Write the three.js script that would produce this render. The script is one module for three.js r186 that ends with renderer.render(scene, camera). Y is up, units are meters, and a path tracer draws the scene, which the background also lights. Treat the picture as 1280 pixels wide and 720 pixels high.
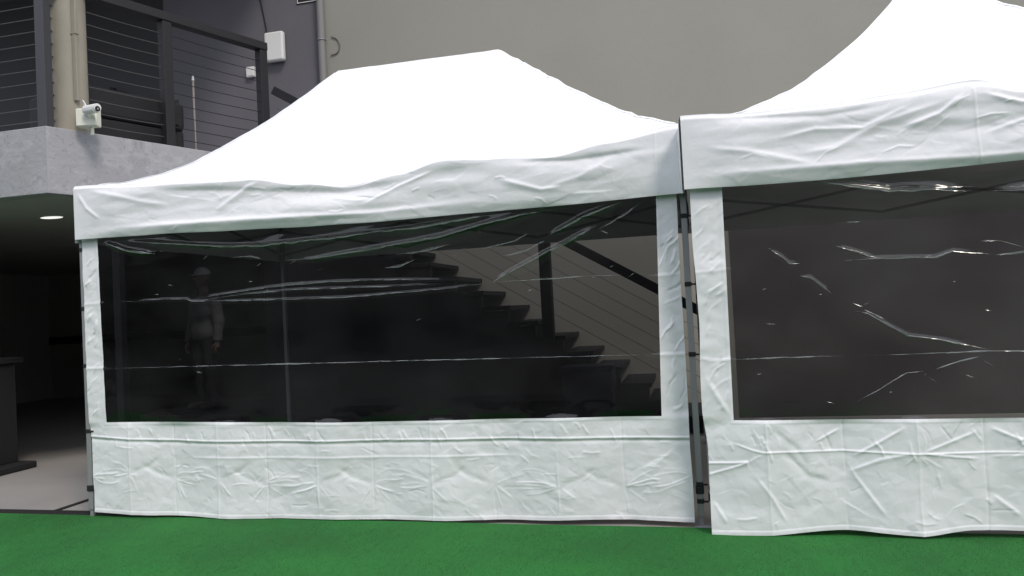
import * as THREE from 'three';
import { MarchingCubes } from 'three/addons/objects/MarchingCubes.js';
import { RoundedBoxGeometry } from 'three/addons/geometries/RoundedBoxGeometry.js';
import { mergeGeometries, mergeVertices } from 'three/addons/utils/BufferGeometryUtils.js';
import { RectAreaLightUniformsLib } from 'three/addons/lights/RectAreaLightUniformsLib.js';

// ---------------------------------------------------------------- camera, sky, sun, exposure
const scene = new THREE.Scene();
const camera = new THREE.PerspectiveCamera(40.96, 16 / 9, 0.05, 200);
camera.position.set(4.517, 1.403, 4.92);
camera.rotation.set(0.0267, 0.2302, -0.0518, 'YXZ');

const renderer = new THREE.WebGLRenderer({ antialias: true });
renderer.toneMapping = THREE.LinearToneMapping;
renderer.toneMappingExposure = 1.58;
renderer.shadowMap.enabled = true;
RectAreaLightUniformsLib.init();

let seed = 7;
const rnd = () => { seed = (seed * 1664525 + 1013904223) >>> 0; return seed / 4294967296; };
const hash = (x, y, s = 0) => { let h = (Math.imul(x, 374761393) + Math.imul(y, 668265263) + Math.imul(s, 974634777)) | 0; h = Math.imul(h ^ (h >>> 13), 1274126177); return ((h ^ (h >>> 16)) >>> 0) / 4294967296; };
function vn(x, y, s = 0) {                                         // value noise, -1..1
  const i = Math.floor(x), j = Math.floor(y); let u = x - i, v = y - j;
  u = u * u * (3 - 2 * u); v = v * v * (3 - 2 * v);
  const a = hash(i, j, s), b = hash(i + 1, j, s), c = hash(i, j + 1, s), d = hash(i + 1, j + 1, s);
  return 2 * (a + (b - a) * u + (c - a) * v + (a - b - c + d) * u * v) - 1;
}
const fbm = (x, y, s = 0, o = 4) => { let r = 0, a = 0.5; for (let k = 0; k < o; k++) { r += a * vn(x, y, s + k); x *= 2.03; y *= 2.03; a *= 0.5; } return r; };
const clamp = (x, a = 0, b = 1) => Math.min(b, Math.max(a, x));
const smooth = (a, b, x) => { x = clamp((x - a) / (b - a)); return x * x * (3 - 2 * x); };

{ // an overcast sky: about twice as bright overhead as at the horizon, with soft cloud mottling
  const w = 512, h = 256, d = new Float32Array(w * h * 4);
  for (let j = 0; j < h; j++) {
    const el = ((j + 0.5) / h - 0.5) * Math.PI, s = Math.sin(el);
    for (let i = 0; i < w; i++) {
      const az = (i / w) * 2 * Math.PI, r = Math.cos(el);
      const n = fbm(3 + 1.6 * r * Math.cos(az) + s, 5 + 1.6 * r * Math.sin(az), 11, 4);
      const l = el > 0 ? (1 + 1.0 * s) / 2 * 1.02 * (1 + 0.16 * n) : 0.12;
      const k = (j * w + i) * 4;
      d[k] = l * 0.96; d[k + 1] = l; d[k + 2] = l * 1.13; d[k + 3] = 1;
    }
  }
  const sky = new THREE.DataTexture(d, w, h, THREE.RGBAFormat, THREE.FloatType);
  sky.mapping = THREE.EquirectangularReflectionMapping; sky.magFilter = sky.minFilter = THREE.LinearFilter; sky.needsUpdate = true;
  scene.background = sky; scene.environment = sky;
}
const sun = new THREE.DirectionalLight(0xfff6ea, 1.2);
sun.position.set(11, 13.5, 7.5); sun.target.position.set(2.5, 0, -1); scene.add(sun, sun.target);
sun.castShadow = true; sun.shadow.radius = 24; sun.shadow.mapSize.set(2048, 2048);
Object.assign(sun.shadow.camera, { left: -12, right: 12, top: 12, bottom: -12, near: 0.5, far: 40 });

// ---------------------------------------------------------------- helpers
const taken = {};
function numbered(n) { const k = taken[n] = (taken[n] ?? -1) + 1; return k ? `${n}_${String(k).padStart(3, '0')}` : n; }
function thing(name, label, category, [x, y, z] = [0, 0, 0], group) {
  const o = new THREE.Group(); o.name = numbered(name); scene.add(o); o.position.set(x, y, z);
  o.userData = { label, category }; if (group) o.userData.group = group;
  return o;
}
function obj(name, geos, mat, parent = scene) {
  const g = Array.isArray(geos) ? (geos.length > 1 ? mergeGeometries(geos.map(q => { const r = q.index ? q.toNonIndexed() : q; for (const a of Object.keys(r.attributes)) if (!['position', 'normal', 'uv'].includes(a)) r.deleteAttribute(a); return r; })) : geos[0]) : geos;
  const m = new THREE.Mesh(g, mat); m.name = parent === scene ? numbered(name) : name;
  m.castShadow = m.receiveShadow = true; parent.add(m); return m;
}
function struct(name, geos, mat, parent = scene) { const m = obj(name, geos, mat, parent); if (parent === scene) m.userData.kind = 'structure'; return m; }
function boxUV(g) {                                                // uv in metres by the dominant axis
  if (g.index) g = g.toNonIndexed();
  const p = g.attributes.position, n = g.attributes.normal, uv = new Float32Array(p.count * 2);
  for (let i = 0; i < p.count; i++) {
    const ax = Math.abs(n.getX(i)), ay = Math.abs(n.getY(i)), az = Math.abs(n.getZ(i));
    const [a, b] = ay > ax && ay > az ? [p.getX(i), p.getZ(i)] : ax > az ? [p.getZ(i), p.getY(i)] : [p.getX(i), p.getY(i)];
    uv[2 * i] = a; uv[2 * i + 1] = b;
  }
  g.setAttribute('uv', new THREE.BufferAttribute(uv, 2)); return g;
}
function bx(x0, x1, y0, y1, z0, z1, r = 0) {
  const w = x1 - x0, h = y1 - y0, d = z1 - z0;
  const g = r ? new RoundedBoxGeometry(w, h, d, 2, Math.min(r, w / 2.01, h / 2.01, d / 2.01)) : new THREE.BoxGeometry(w, h, d);
  g.translate((x0 + x1) / 2, (y0 + y1) / 2, (z0 + z1) / 2); return boxUV(g);
}
const V = (x, y, z) => new THREE.Vector3(x, y, z);
function bar(a, b, w, h = w, r = 0.006) {                          // a square bar from a to b
  const A = V(...a), B = V(...b), L = A.distanceTo(B);
  const g = new RoundedBoxGeometry(w, h, L, 1, Math.min(r, w / 2.1, h / 2.1));
  const m = new THREE.Matrix4().lookAt(B, A, Math.abs(B.y - A.y) > 0.99 * L ? V(0, 0, 1) : V(0, 1, 0));
  g.applyMatrix4(m); g.translate((A.x + B.x) / 2, (A.y + B.y) / 2, (A.z + B.z) / 2); return boxUV(g);
}
function rod(a, b, r, r2 = r, n = 10) {
  const A = V(...a), B = V(...b), g = new THREE.CylinderGeometry(r2, r, A.distanceTo(B), n);
  g.applyQuaternion(new THREE.Quaternion().setFromUnitVectors(V(0, 1, 0), B.clone().sub(A).normalize()));
  g.translate((A.x + B.x) / 2, (A.y + B.y) / 2, (A.z + B.z) / 2); return g;
}
const tube = (pts, r, n = 40, k = 7) => new THREE.TubeGeometry(new THREE.CatmullRomCurve3(pts.map(p => V(...p))), n, r, k);
function sheet(nu, nv, f, flip) {                                  // a grid surface; f(u, v) -> [x, y, z]
  const p = [], uv = [], ix = [];
  for (let j = 0; j <= nv; j++) for (let i = 0; i <= nu; i++) { const q = f(i / nu, j / nv); p.push(q[0], q[1], q[2]); uv.push(q[3] ?? q[0], q[4] ?? q[1]); }
  for (let j = 0; j < nv; j++) for (let i = 0; i < nu; i++) {
    const a = j * (nu + 1) + i, b = a + 1, c = a + nu + 1, d = c + 1;
    if (flip) ix.push(a, d, b, a, c, d); else ix.push(a, b, d, a, d, c);
  }
  const g = new THREE.BufferGeometry(); g.setAttribute('position', new THREE.Float32BufferAttribute(p, 3)); g.setAttribute('uv', new THREE.Float32BufferAttribute(uv, 2));
  g.setIndex(ix); g.computeVertexNormals(); return g;
}
function tex(n, metres, f, srgb = true) {                          // f(x, y) in 0..1 of a tile -> [r, g, b] 0..255; wraps by mirror
  const d = new Uint8Array(n * n * 4);
  for (let j = 0; j < n; j++) for (let i = 0; i < n; i++) { const c = f(i / n, j / n), k = (j * n + i) * 4; d[k] = clamp(c[0], 0, 255); d[k + 1] = clamp(c[1] ?? c[0], 0, 255); d[k + 2] = clamp(c[2] ?? c[0], 0, 255); d[k + 3] = 255; }
  const t = new THREE.DataTexture(d, n, n); t.wrapS = t.wrapT = THREE.MirroredRepeatWrapping; t.magFilter = THREE.LinearFilter; t.minFilter = THREE.LinearMipmapLinearFilter; t.generateMipmaps = true;
  t.repeat.set(1 / metres, 1 / metres); if (srgb) t.colorSpace = THREE.SRGBColorSpace; t.needsUpdate = true; return t;
}
const toS = l => 255 * (l <= 0.0031308 ? 12.92 * l : 1.055 * Math.pow(l, 1 / 2.4) - 0.055);
const mottle = (rgb, n, metres, fine, coarse, s) => tex(n, metres, (x, y) => {
  const m = 1 + coarse * fbm(x * 5, y * 5, s, 5) + fine * (hash(Math.floor(x * n), Math.floor(y * n), s) * 2 - 1);
  return rgb.map(c => toS(clamp(c * m)));
});
const bumps = (n, metres, f0, s) => tex(n, metres, (x, y) => [128 + 110 * fbm(x * f0, y * f0, s, 5)], false);
const std = (rgb, roughness = 0.7, metalness = 0, extra = {}) => new THREE.MeshStandardMaterial({ color: new THREE.Color().setRGB(...rgb), roughness, metalness, side: THREE.DoubleSide, ...extra });
const phys = (rgb, extra) => new THREE.MeshPhysicalMaterial({ color: new THREE.Color().setRGB(...rgb), side: THREE.DoubleSide, ...extra });

// ---------------------------------------------------------------- materials
const white = [1, 1, 1];
const M = {
  fabric: phys([0.775, 0.78, 0.80], { roughness: 0.5, specularIntensity: 0.6, bumpMap: tex(1024, 1.3, (x, y) => { const u = x + 0.03 * fbm(x * 6, y * 6, 2), v = y + 0.03 * fbm(x * 6, y * 6, 8); return [110 + 110 * (0.5 - Math.abs(vn(u * 11, v * 8, 3))) * 0.9 + 70 * (0.5 - Math.abs(vn(u * 25 + v * 9, v * 21, 4))) + 34 * (0.5 - Math.abs(vn(u * 60, v * 47, 5)))]; }, false), bumpScale: 0.002 }),
  hem: phys([0.80, 0.82, 0.83], { roughness: 0.55 }),
  vinyl: phys([0.34, 0.34, 0.35], { transmission: 1, transmissionMap: tex(512, 2.3, (x, y) => [251.5 + 7 * fbm(x * 5, y * 7, 303, 4)], false), thickness: 0, roughness: 0.05, ior: 1.52 }),
  hazyVinyl: phys([0.42, 0.41, 0.41], { transmission: 1, transmissionMap: tex(512, 2.1, (x, y) => [248 + 13 * fbm(x * 4, y * 6, 313, 4)], false), thickness: 0, roughness: 0.10, ior: 1.5 }),
  crease: phys([0.9, 0.9, 0.9], { transmission: 1, thickness: 0, roughness: 0.14, ior: 2.0 }),
  faintCrease: phys([0.9, 0.9, 0.9], { transmission: 1, thickness: 0, roughness: 0.2, ior: 1.7 }),
  alu: std([0.30, 0.31, 0.32], 0.5, 0.3),
  black: std([0.010, 0.010, 0.012], 0.75),
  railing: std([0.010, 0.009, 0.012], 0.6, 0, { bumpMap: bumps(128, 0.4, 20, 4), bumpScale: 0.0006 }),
  postGrey: std([0.045, 0.044, 0.052], 0.55),
  cable: std([0.07, 0.068, 0.066], 0.5),
  wall: std(white, 0.9, 0, { map: mottle([0.285, 0.278, 0.240], 512, 4, 0.025, 0.05, 21), bumpMap: bumps(512, 1.2, 30, 22), bumpScale: 0.001 }),
  wallDark: std(white, 0.85, 0, { map: mottle([0.13, 0.126, 0.14], 512, 4, 0.03, 0.10, 25), bumpMap: bumps(512, 1.2, 30, 22), bumpScale: 0.002 }),
  shadeTaupe: std(white, 0.85, 0, { map: mottle([0.072, 0.067, 0.066], 256, 3, 0.04, 0.12, 27) }),  // dark tone carries the shade behind the square tent
  concrete: std(white, 0.9, 0, { map: tex(512, 1.6, (x, y) => {
    const m = 0.34 * (1 + 0.12 * fbm(x * 6, y * 6, 31) + 0.06 * (hash(Math.floor(x * 512), Math.floor(y * 512), 5) * 2 - 1));
    const p = smooth(0.12, 0.42, fbm(x * 16, y * 16, 33)) * 0.045;                    // pale trowel patches
    const q = smooth(0.34, 0.42, fbm(x * 60, y * 60, 35, 2)) * -0.05;                // pinholes
    return [m + p + q, m + p + q, (m + p + q) * 1.05].map(c => toS(clamp(c)));
  }), bumpMap: bumps(512, 0.8, 26, 37), bumpScale: 0.004 }),
  column: std(white, 0.75, 0, { map: mottle([0.29, 0.265, 0.215], 256, 1.2, 0.04, 0.16, 41) }),
  floor: std(white, 0.45, 0, { map: mottle([0.29, 0.275, 0.26], 512, 3, 0.03, 0.16, 43) }),
  inlay: std([0.02, 0.018, 0.018], 0.5),
  hallDark: std([0.40, 0.39, 0.38], 0.85),
  hallWall: std([0.42, 0.40, 0.385], 0.85),
  turf: std(white, 0.95, 0, { map: tex(1024, 3, (x, y) => {
    const m = 1 + 0.30 * fbm(x * 7, y * 7, 51, 5) + 0.16 * fbm(x * 120, y * 40, 53, 2);
    return [0.009 * m * (1 + 0.35 * fbm(x * 3, y * 3, 55)), 0.128 * m, 0.016 * m].map(c => toS(clamp(c)));
  }), bumpMap: bumps(512, 0.25, 60, 57), bumpScale: 0.006 }),
  whitePlastic: std([0.72, 0.72, 0.70], 0.45),
  creamPlastic: std([0.72, 0.72, 0.62], 0.45),
  lens: std([0.01, 0.01, 0.012], 0.1),
  blue: std([0.012, 0.014, 0.035], 0.5),
};

// ---------------------------------------------------------------- ground
const edge = x => -0.078 + 0.0245 * x;                             // where the turf stops in front of the tents
struct('paved_floor', [boxUV(new THREE.PlaneGeometry(60, 12.2).rotateX(-Math.PI / 2).translate(0, -0.012, -6.0))], M.floor);
struct('asphalt_yard', [boxUV(new THREE.PlaneGeometry(160, 160).rotateX(-Math.PI / 2).translate(0, -0.016, 0))], std(white, 0.95, 0, { map: mottle([0.045, 0.044, 0.043], 256, 2, 0.2, 0.15, 45) }));
{
  const s = new THREE.Shape(); const nx = 160, x0 = -20, x1 = 24; s.moveTo(x0, -edge(x0));
  for (let i = 0; i <= nx; i++) { const x = x0 + (x1 - x0) * i / nx; s.lineTo(x, -(edge(x) + 0.006 * vn(x * 1.7, 3, 61) + 0.003 * vn(x * 9, 3, 62))); }
  s.lineTo(x1, -3.4); s.lineTo(x0, -3.4);
  const g = new THREE.ExtrudeGeometry(s, { depth: 0.012, bevelEnabled: false }); g.rotateX(-Math.PI / 2);
  g.translate(0, -0.010, 0);
  struct('artificial_turf', [boxUV(g)], M.turf);
  // pile of the turf: short blades over the strip that lies near the tents
  const blade = new THREE.BufferGeometry();
  blade.setAttribute('position', new THREE.Float32BufferAttribute([-0.0011, 0, 0, 0.0011, 0, 0, 0.0003, 0.004, 0.0015], 3));
  blade.setAttribute('normal', new THREE.Float32BufferAttribute([0, 0.97, 0.24, 0, 0.97, 0.24, 0, 0.97, 0.24], 3));
  const N = 230000, im = new THREE.InstancedMesh(blade, std([1, 1, 1], 0.7), N);
  const o = new THREE.Object3D(), c = new THREE.Color();
  for (let i = 0; i < N; i++) {
    const x = -2.2 + 9.2 * rnd(), z = edge(x) + 0.008 + 1.35 * rnd();
    o.position.set(x, 0.001, z); o.rotation.set((rnd() - 0.5) * 1.1, rnd() * 6.28, (rnd() - 0.5) * 1.1); o.scale.setScalar(0.6 + 0.7 * rnd()); o.updateMatrix(); im.setMatrixAt(i, o.matrix);
    const m = (0.9 + 0.2 * rnd()) * (1 + 0.4 * fbm(x * 2.3, z * 2.3, 63, 3)), warm = 0.7 + 0.6 * rnd() + 0.5 * fbm(x * 0.9, z * 0.9, 65, 2);
    im.setColorAt(i, c.setRGB(0.009 * m * warm, 0.132 * m, 0.016 * m));
  }
  im.name = 'turf_pile'; im.userData = { kind: 'stuff', label: 'short bright green synthetic pile of the turf', category: 'turf' }; im.castShadow = im.receiveShadow = true; scene.add(im);
}
// dark border between turf and paving, and the inlay that runs from it into the hall
{
  const A = x => edge(x) - 0.004;
  struct('border_strip', [bar([-9, -0.0055, A(-9) - 0.068], [2.3, -0.0055, A(2.3) - 0.068], 0.12, 0.006, 0.001)], M.inlay);
  struct('floor_inlay', [bx(-0.515, -0.465, -0.011, -0.0045, -0.9, -0.225)], M.inlay);
}

// ---------------------------------------------------------------- building: balcony, walls, hall below
const C0 = [-1.013, -0.8], DX = 0.3595, DZ = -0.9331;              // balcony corner and the direction of its receding edge
const side = (t, off = 0) => [C0[0] + DX * t + DZ * off, C0[1] + DZ * t - DX * off];   // off: inward from the edge
const SB = 2.65, ST = 3.241;
{
  const s = new THREE.Shape(); const P = [[-9, -0.86], C0, side(2.72), [-0.5, -3.33], [-0.5, -4.5], [-9, -4.5]];
  P.forEach(([x, z], i) => i ? s.lineTo(x, -z) : s.moveTo(x, -z));
  const g = new THREE.ExtrudeGeometry(s, { depth: ST - SB, bevelEnabled: true, bevelSize: 0.006, bevelThickness: 0.006, bevelOffset: -0.006, bevelSegments: 2 }); g.rotateX(-Math.PI / 2); g.translate(0, SB, 0);
  const b = thing('balcony', 'grey concrete balcony slab with a sharp corner above the dark hall', 'balcony');
  obj('slab', [boxUV(g)], M.concrete, b);
  obj('soffit', [bx(-9, -1.05, SB - 0.008, SB - 0.002, -4.5, -0.95)], M.hallDark, b);
}
const wallThing = thing('building_wall', 'tall plain grey rendered wall behind the tents', 'wall');
obj('upper_wall', [bx(-0.10, 16, 2.65, 12, -4.75, -4.5)], M.wall, wallThing);
obj('lower_wall', [bx(0.2, 4.96, -0.02, 2.65, -4.75, -4.5)], M.wall, wallThing);
obj('shade_toned_wall', [bx(4.96, 16, -0.02, 2.65, -4.75, -4.498)], M.shadeTaupe, wallThing);  // lower wall with the shade behind the square tent put into its colour
const rear = thing('balcony_rear_wall', 'dark purple grey wall behind the balcony railing', 'wall');
obj('wall_panel', [bx(-2.55, -0.103, 2.65, 6.88, -4.77, -4.52)], M.wallDark, rear);
obj('dark_opening_panel', [bx(-9, -2.55, 3.25, 6.88, -4.78, -4.6)], std([0.03, 0.029, 0.032], 0.6), rear);  // matte panel painted dark in place of the unlit opening behind the balcony
const roof = thing('balcony_roof', 'roof slab over the balcony carried by the round column', 'roof');
obj('roof_slab', [bx(-9.2, -0.35, 6.9, 7.2, -4.78, -0.9, 0.01)], M.concrete, roof);
const hall = thing('hall', 'dark open hall under the balcony with paved floor', 'hall');
obj('back_wall', [bx(-9, 0.2, -0.02, 2.7, -9.25, -9)], M.hallWall, hall);
obj('side_wall', [bx(-9.3, -9.0, -0.02, 2.7, -9.3, -0.88)], M.hallWall, hall);
obj('inner_wall', [bx(-0.05, 0.2, -0.02, 2.64, -9, -4.5)], M.hallDark, hall);
obj('front_wall', [bx(-9, -3.1, -0.02, 2.64, -1.1, -0.9)], M.hallWall, hall);  // out of view, added to keep daylight from reaching into the hall
obj('ceiling', [bx(-9, -0.5, 2.63, 2.66, -9, -4.5)], M.hallDark, hall);
obj('platform', [bx(-1.75, -0.45, -0.005, 0.395, -4.2, -2.75, 0.01)], M.railing, hall);
obj('wall_rail', [bx(-9, -0.06, 1.14, 1.30, -8.99, -8.94, 0.01)], M.black, hall);

// lit ceiling lamp in the hall
{
  const l = thing('ceiling_lamp', 'small lit flush lamp on the dark hall ceiling', 'lamp', [-2.09, 2.64, -1.95]);
  const face = std([0.8, 0.8, 0.8], 0.4); face.emissive = new THREE.Color(1, 0.97, 0.92); face.emissiveIntensity = 0.62;
  obj('housing', [new THREE.CylinderGeometry(0.135, 0.14, 0.014, 32).translate(0, -0.006, 0)], M.whitePlastic, l);
  obj('diffuser', [new THREE.SphereGeometry(0.125, 32, 10, 0, 6.2832, Math.PI * 0.5, Math.PI * 0.5).scale(1, 0.06, 1).translate(0, -0.014, 0)], face, l);
  l.scale.z = 0.6;
  const r = new THREE.RectAreaLight(0xfff4e4, 2.0, 0.2, 0.2); r.position.set(0, -0.06, 0); r.rotation.x = -Math.PI / 2; l.add(r);
}
// counter in the hall
{
  const t = thing('counter_table', 'dark counter table standing in the hall beside the opening', 'table', [-2.64, 0, -1.55]);
  obj('table_top', [bx(-0.42, 0.15, 1.10, 1.16, -0.38, 0.33, 0.008)], M.black, t);
  obj('pedestal', [bx(-0.38, 0.12, 0.06, 1.10, -0.3, 0.24, 0.01)], M.black, t);
  obj('base', [bx(-0.42, 0.30, -0.012, 0.06, -0.36, 0.36, 0.02)], M.black, t);
}
// small pillar behind the tent's left corner
{
  const t = thing('steel_pillar', 'slim dark steel pillar under the balcony edge', 'pillar');
  const [x, z] = side(0.72, 0.2);
  obj('shaft', [bx(x - 0.04, x + 0.04, 0.012, SB - 0.03, z - 0.04, z + 0.04, 0.005)], M.railing, t);
  obj('base_plate', [bx(x - 0.09, x + 0.09, -0.012, 0.012, z - 0.09, z + 0.09, 0.003)], M.railing, t);
}
// ---------------------------------------------------------------- column with conduit, camera
const [kx, kz] = side(0.30, 0.16);
{
  const t = thing('column', 'round beige painted column at the balcony corner', 'column', [kx, ST, kz]);
  const g = new THREE.CylinderGeometry(0.152, 0.155, 3.65, 40, 1); g.translate(0, 1.825, 0);
  const uv = g.attributes.uv; for (let i = 0; i < uv.count; i++) uv.setXY(i, uv.getX(i) * 0.88, uv.getY(i) * 3.65);
  obj('shaft', [g], M.column, t);
  const ang = 0.5, cx = Math.cos(ang) * 0.172, cz = Math.sin(ang) * 0.172;
  obj('conduit', [bx(cx - 0.022, cx + 0.022, 0.28, 3.6, cz - 0.016, cz + 0.016, 0.006)], M.column, t);
  for (const y of [0.9, 1.7, 2.5]) obj('conduit_clip', [bx(cx - 0.032, cx + 0.032, y, y + 0.02, cz - 0.02, cz + 0.02, 0.003)], M.column, t);
}
{
  const t = thing('security_camera', 'white bullet security camera on a square box fixed to the beige column', 'camera', [kx + 0.275, ST + 0.105, kz + 0.09]);
  t.rotation.y = 0.25;
  obj('junction_box', [bx(-0.095, 0.095, -0.085, 0.085, -0.045, 0.045, 0.012)], M.creamPlastic, t);
  obj('box_lid', [bx(-0.088, 0.088, -0.078, 0.078, 0.045, 0.052, 0.003)], M.creamPlastic, t);
  obj('bracket', [rod([0.0, 0.01, 0.05], [0.03, 0.015, 0.09], 0.016), rod([0, 0.01, 0.052], [0, 0.01, 0.058], 0.032, 0.03, 20), rod([0.03, 0.015, 0.09], [0.075, 0.03, 0.11], 0.013)], M.whitePlastic, t);
  const d = V(0.86, -0.06, 0.5).normalize(), a = V(0.02, 0.045, 0.085), b = a.clone().addScaledVector(d, 0.155);
  const cb = obj('camera_body', [rod(a.toArray(), b.toArray(), 0.033, 0.036, 24)], M.whitePlastic, t);
  obj('sun_shield', [rod(a.clone().add(V(0, 0.012, 0)).toArray(), b.clone().addScaledVector(d, 0.02).add(V(0, 0.012, 0)).toArray(), 0.034, 0.036, 24)], M.whitePlastic, cb);
  obj('lens', [rod(b.clone().addScaledVector(d, 0.012).toArray(), b.clone().addScaledVector(d, 0.0235).toArray(), 0.024, 0.024, 20)], M.lens, cb);
  obj('lens_ring', [rod(b.clone().addScaledVector(d, 0.02).toArray(), b.clone().addScaledVector(d, 0.0265).toArray(), 0.009, 0.009, 16)], M.alu, cb);
  obj('signal_cable', [tube([[-0.01, 0.085, 0.02], [-0.03, 0.13, 0.03], [-0.02, 0.15, 0.05], [0.01, 0.10, 0.06], [0.02, 0.055, 0.075]], 0.006)], M.whitePlastic, t);
  obj('conduit_stub', [rod([0.03, -0.155, 0], [0.03, -0.085, 0], 0.016)], M.creamPlastic, t);
}
// ---------------------------------------------------------------- railing of the balcony
const RH = 1.30;
{
  const t = thing('balcony_railing', 'dark steel railing with thin horizontal cables on the receding balcony edge', 'railing');
  const post = (s, m, off = 0.06) => { const [x, z] = side(s, off); const g = new THREE.BoxGeometry(0.1, RH - 0.0, 0.1); const r = new RoundedBoxGeometry(0.1, RH, 0.1, 2, 0.006); r.rotateY(Math.atan2(DX, -DZ) * -1); r.translate(x, ST + RH / 2, z); return obj('post', [boxUV(r)], m, t); };
  post(1.22, M.railing); post(2.42, M.railing);
  const P = (s, y, off = 0.06) => { const [x, z] = side(s, off); return [x, ST + y, z]; };
  obj('top_rail', [bar(P(0.02, RH + 0.045), P(2.47, RH + 0.045), 0.12, 0.09)], M.railing, t);
  for (let k = 0; k < 10; k++) {
    const y = 0.10 + 0.119 * k;
    obj('cable', [tube([P(0.40, y), P(0.8, y - 0.006), P(1.17, y)], 0.0042, 8, 6)], M.cable, t);
    obj('cable', [tube([P(1.27, y), P(1.85, y - 0.006), P(2.37, y)], 0.0042, 8, 6)], M.railing, t);
  }
}
{
  const t = thing('front_railing', 'grey steel corner post railing with cables ending on the beige column', 'railing');
  const y0 = ST;
  obj('corner_post', [bx(C0[0] - 0.115, C0[0] - 0.02, y0, y0 + 3.64, C0[1] - 0.12, C0[1] - 0.03, 0.006)], M.postGrey, t);
  obj('post', [bx(-3.3, -3.2, y0, y0 + RH, -1.02, -0.92, 0.006)], M.railing, t);
  obj('top_rail', [bx(-9, C0[0] - 0.116, y0 + RH, y0 + RH + 0.09, -1.03, -0.91, 0.006)], M.railing, t);
  for (let k = 0; k < 10; k++) {
    const y = y0 + 0.10 + 0.119 * k;
    obj('cable', [rod([-9, y, -0.97], [-1.2, y, -0.945], 0.0045, 0.0045, 6), rod([-1.2, y, -0.945], [kx - 0.04, y, kz + 0.165], 0.0045, 0.0045, 6)], M.cable, t);
    obj('eye_bolt', [rod([kx - 0.045, y, kz + 0.14], [kx - 0.03, y, kz + 0.18], 0.009, 0.007, 8)], M.cable, t);
  }
}
// ---------------------------------------------------------------- staircase down along the wall
{
  const t = thing('staircase', 'dark staircase with cable handrail descending along the grey wall', 'staircase');
  const n = 18, x0 = -0.5, rise = ST / n, go = 0.3, zf = -3.42, zb = -4.49;
  for (let k = 0; k < n - 1; k++) { const x = x0 + go * k, y = ST - rise * (k + 1); obj('tread', [bx(x, x + go + 0.03, y - 0.05, y, zb, zf, 0.005)], M.railing, t); }
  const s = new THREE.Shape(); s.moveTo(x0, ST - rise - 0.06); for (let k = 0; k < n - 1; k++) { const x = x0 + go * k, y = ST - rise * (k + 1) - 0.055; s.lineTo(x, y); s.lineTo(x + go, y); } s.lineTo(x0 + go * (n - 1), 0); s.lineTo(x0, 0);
  const g = new THREE.ExtrudeGeometry(s, { depth: 0.08, bevelEnabled: false }); g.translate(0, 0, zf - 0.1); obj('shade_infill', [boxUV(g)], M.railing, t);  // added dark sheet standing in for the shaded space under the stairs
  const zr = -3.38, line = x => ST - (x - x0) * 0.6 + 0.0, H0 = 1.0;
  obj('handrail', [bar([-0.22, line(-0.22) + H0 + 0.08, zr], [4.75, line(4.75) + H0 + 0.08, zr], 0.1, 0.1)], M.railing, t);
  for (const x of [1.35, 2.96, 4.65]) obj('post', [bx(x - 0.06, x + 0.06, Math.max(line(x) - 0.12, -0.01), line(x) + H0 + 0.03, zr - 0.06, zr + 0.06, 0.006)], M.railing, t);
  for (let k = 0; k < 5; k++) { const dy = 0.2 + 0.17 * k; obj('cable', [rod([-0.2, line(-0.2) + dy, zr], [4.65, line(4.65) + dy, zr], 0.0025, 0.0025, 6)], M.railing, t); }
}
// ---------------------------------------------------------------- fittings on the walls
{
  const t = thing('antenna_panel', 'white upright plastic panel box with cable on the dark wall', 'panel box', [-0.80, 5.105, -4.52]);
  const g = new RoundedBoxGeometry(0.28, 0.40, 0.09, 3, 0.03); g.translate(0, 0, 0.06); obj('housing', [g], M.whitePlastic, t);
  obj('back_plate', [bx(-0.09, 0.09, -0.14, 0.14, 0, 0.02, 0.004)], M.alu, t);
  obj('cable', [tube([[-0.12, 0.19, 0.03], [-0.15, 0.32, 0.015], [-0.19, 0.55, 0.012], [-0.25, 0.85, 0.012]], 0.008)], M.black, t);
}
{
  const t = thing('socket_box', 'small white socket box on the dark wall behind the railing', 'socket', [-1.2, 4.82, -4.52]);
  obj('box', [bx(-0.062, 0.062, -0.07, 0.07, 0, 0.05, 0.008)], M.whitePlastic, t);
  obj('cover', [bx(-0.05, 0.05, -0.055, 0.055, 0.05, 0.056, 0.003)], M.whitePlastic, t);
}
{
  const t = thing('downpipe', 'grey painted pipe running down the corner between dark and light walls', 'pipe', [-0.1, 0, -4.44]);
  obj('pipe', [rod([0, 3.3, 0], [0, 11.9, 0], 0.05, 0.05, 24)], std([0.20, 0.195, 0.19], 0.6), t);
  for (const y of [3.9, 5.1, 6.7]) obj('bracket', [new THREE.TorusGeometry(0.053, 0.008, 8, 24).rotateX(Math.PI / 2).translate(0, y, 0)], M.alu, t);
}
{
  const c = obj('loose_wire', [tube([[0.02, 5.15, -4.488], [0.10, 5.10, -4.49], [0.13, 5.0, -4.49], [0.09, 4.92, -4.49], [0.0, 4.90, -4.487]], 0.007)], std([0.12, 0.115, 0.11], 0.6));
  c.userData = { label: 'thin grey wire looping beside the wall pipe', category: 'wire' };
}
{
  const t = thing('wall_sign', 'black sign with a white outline high on the wall beside the pipe', 'sign', [-0.30, 5.76, -4.52]);
  obj('board', [bx(-0.18, 0.18, -0.10, 0.10, 0, 0.012, 0.003)], M.black, t);
  for (const [a, b, c, d] of [[-0.168, 0.168, -0.09, -0.08], [-0.168, 0.168, 0.08, 0.09], [-0.168, -0.158, -0.079, 0.079], [0.158, 0.168, -0.079, 0.079]]) obj('outline', [bx(a, b, c, d, 0.012, 0.0145)], M.whitePlastic, t);
}
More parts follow.
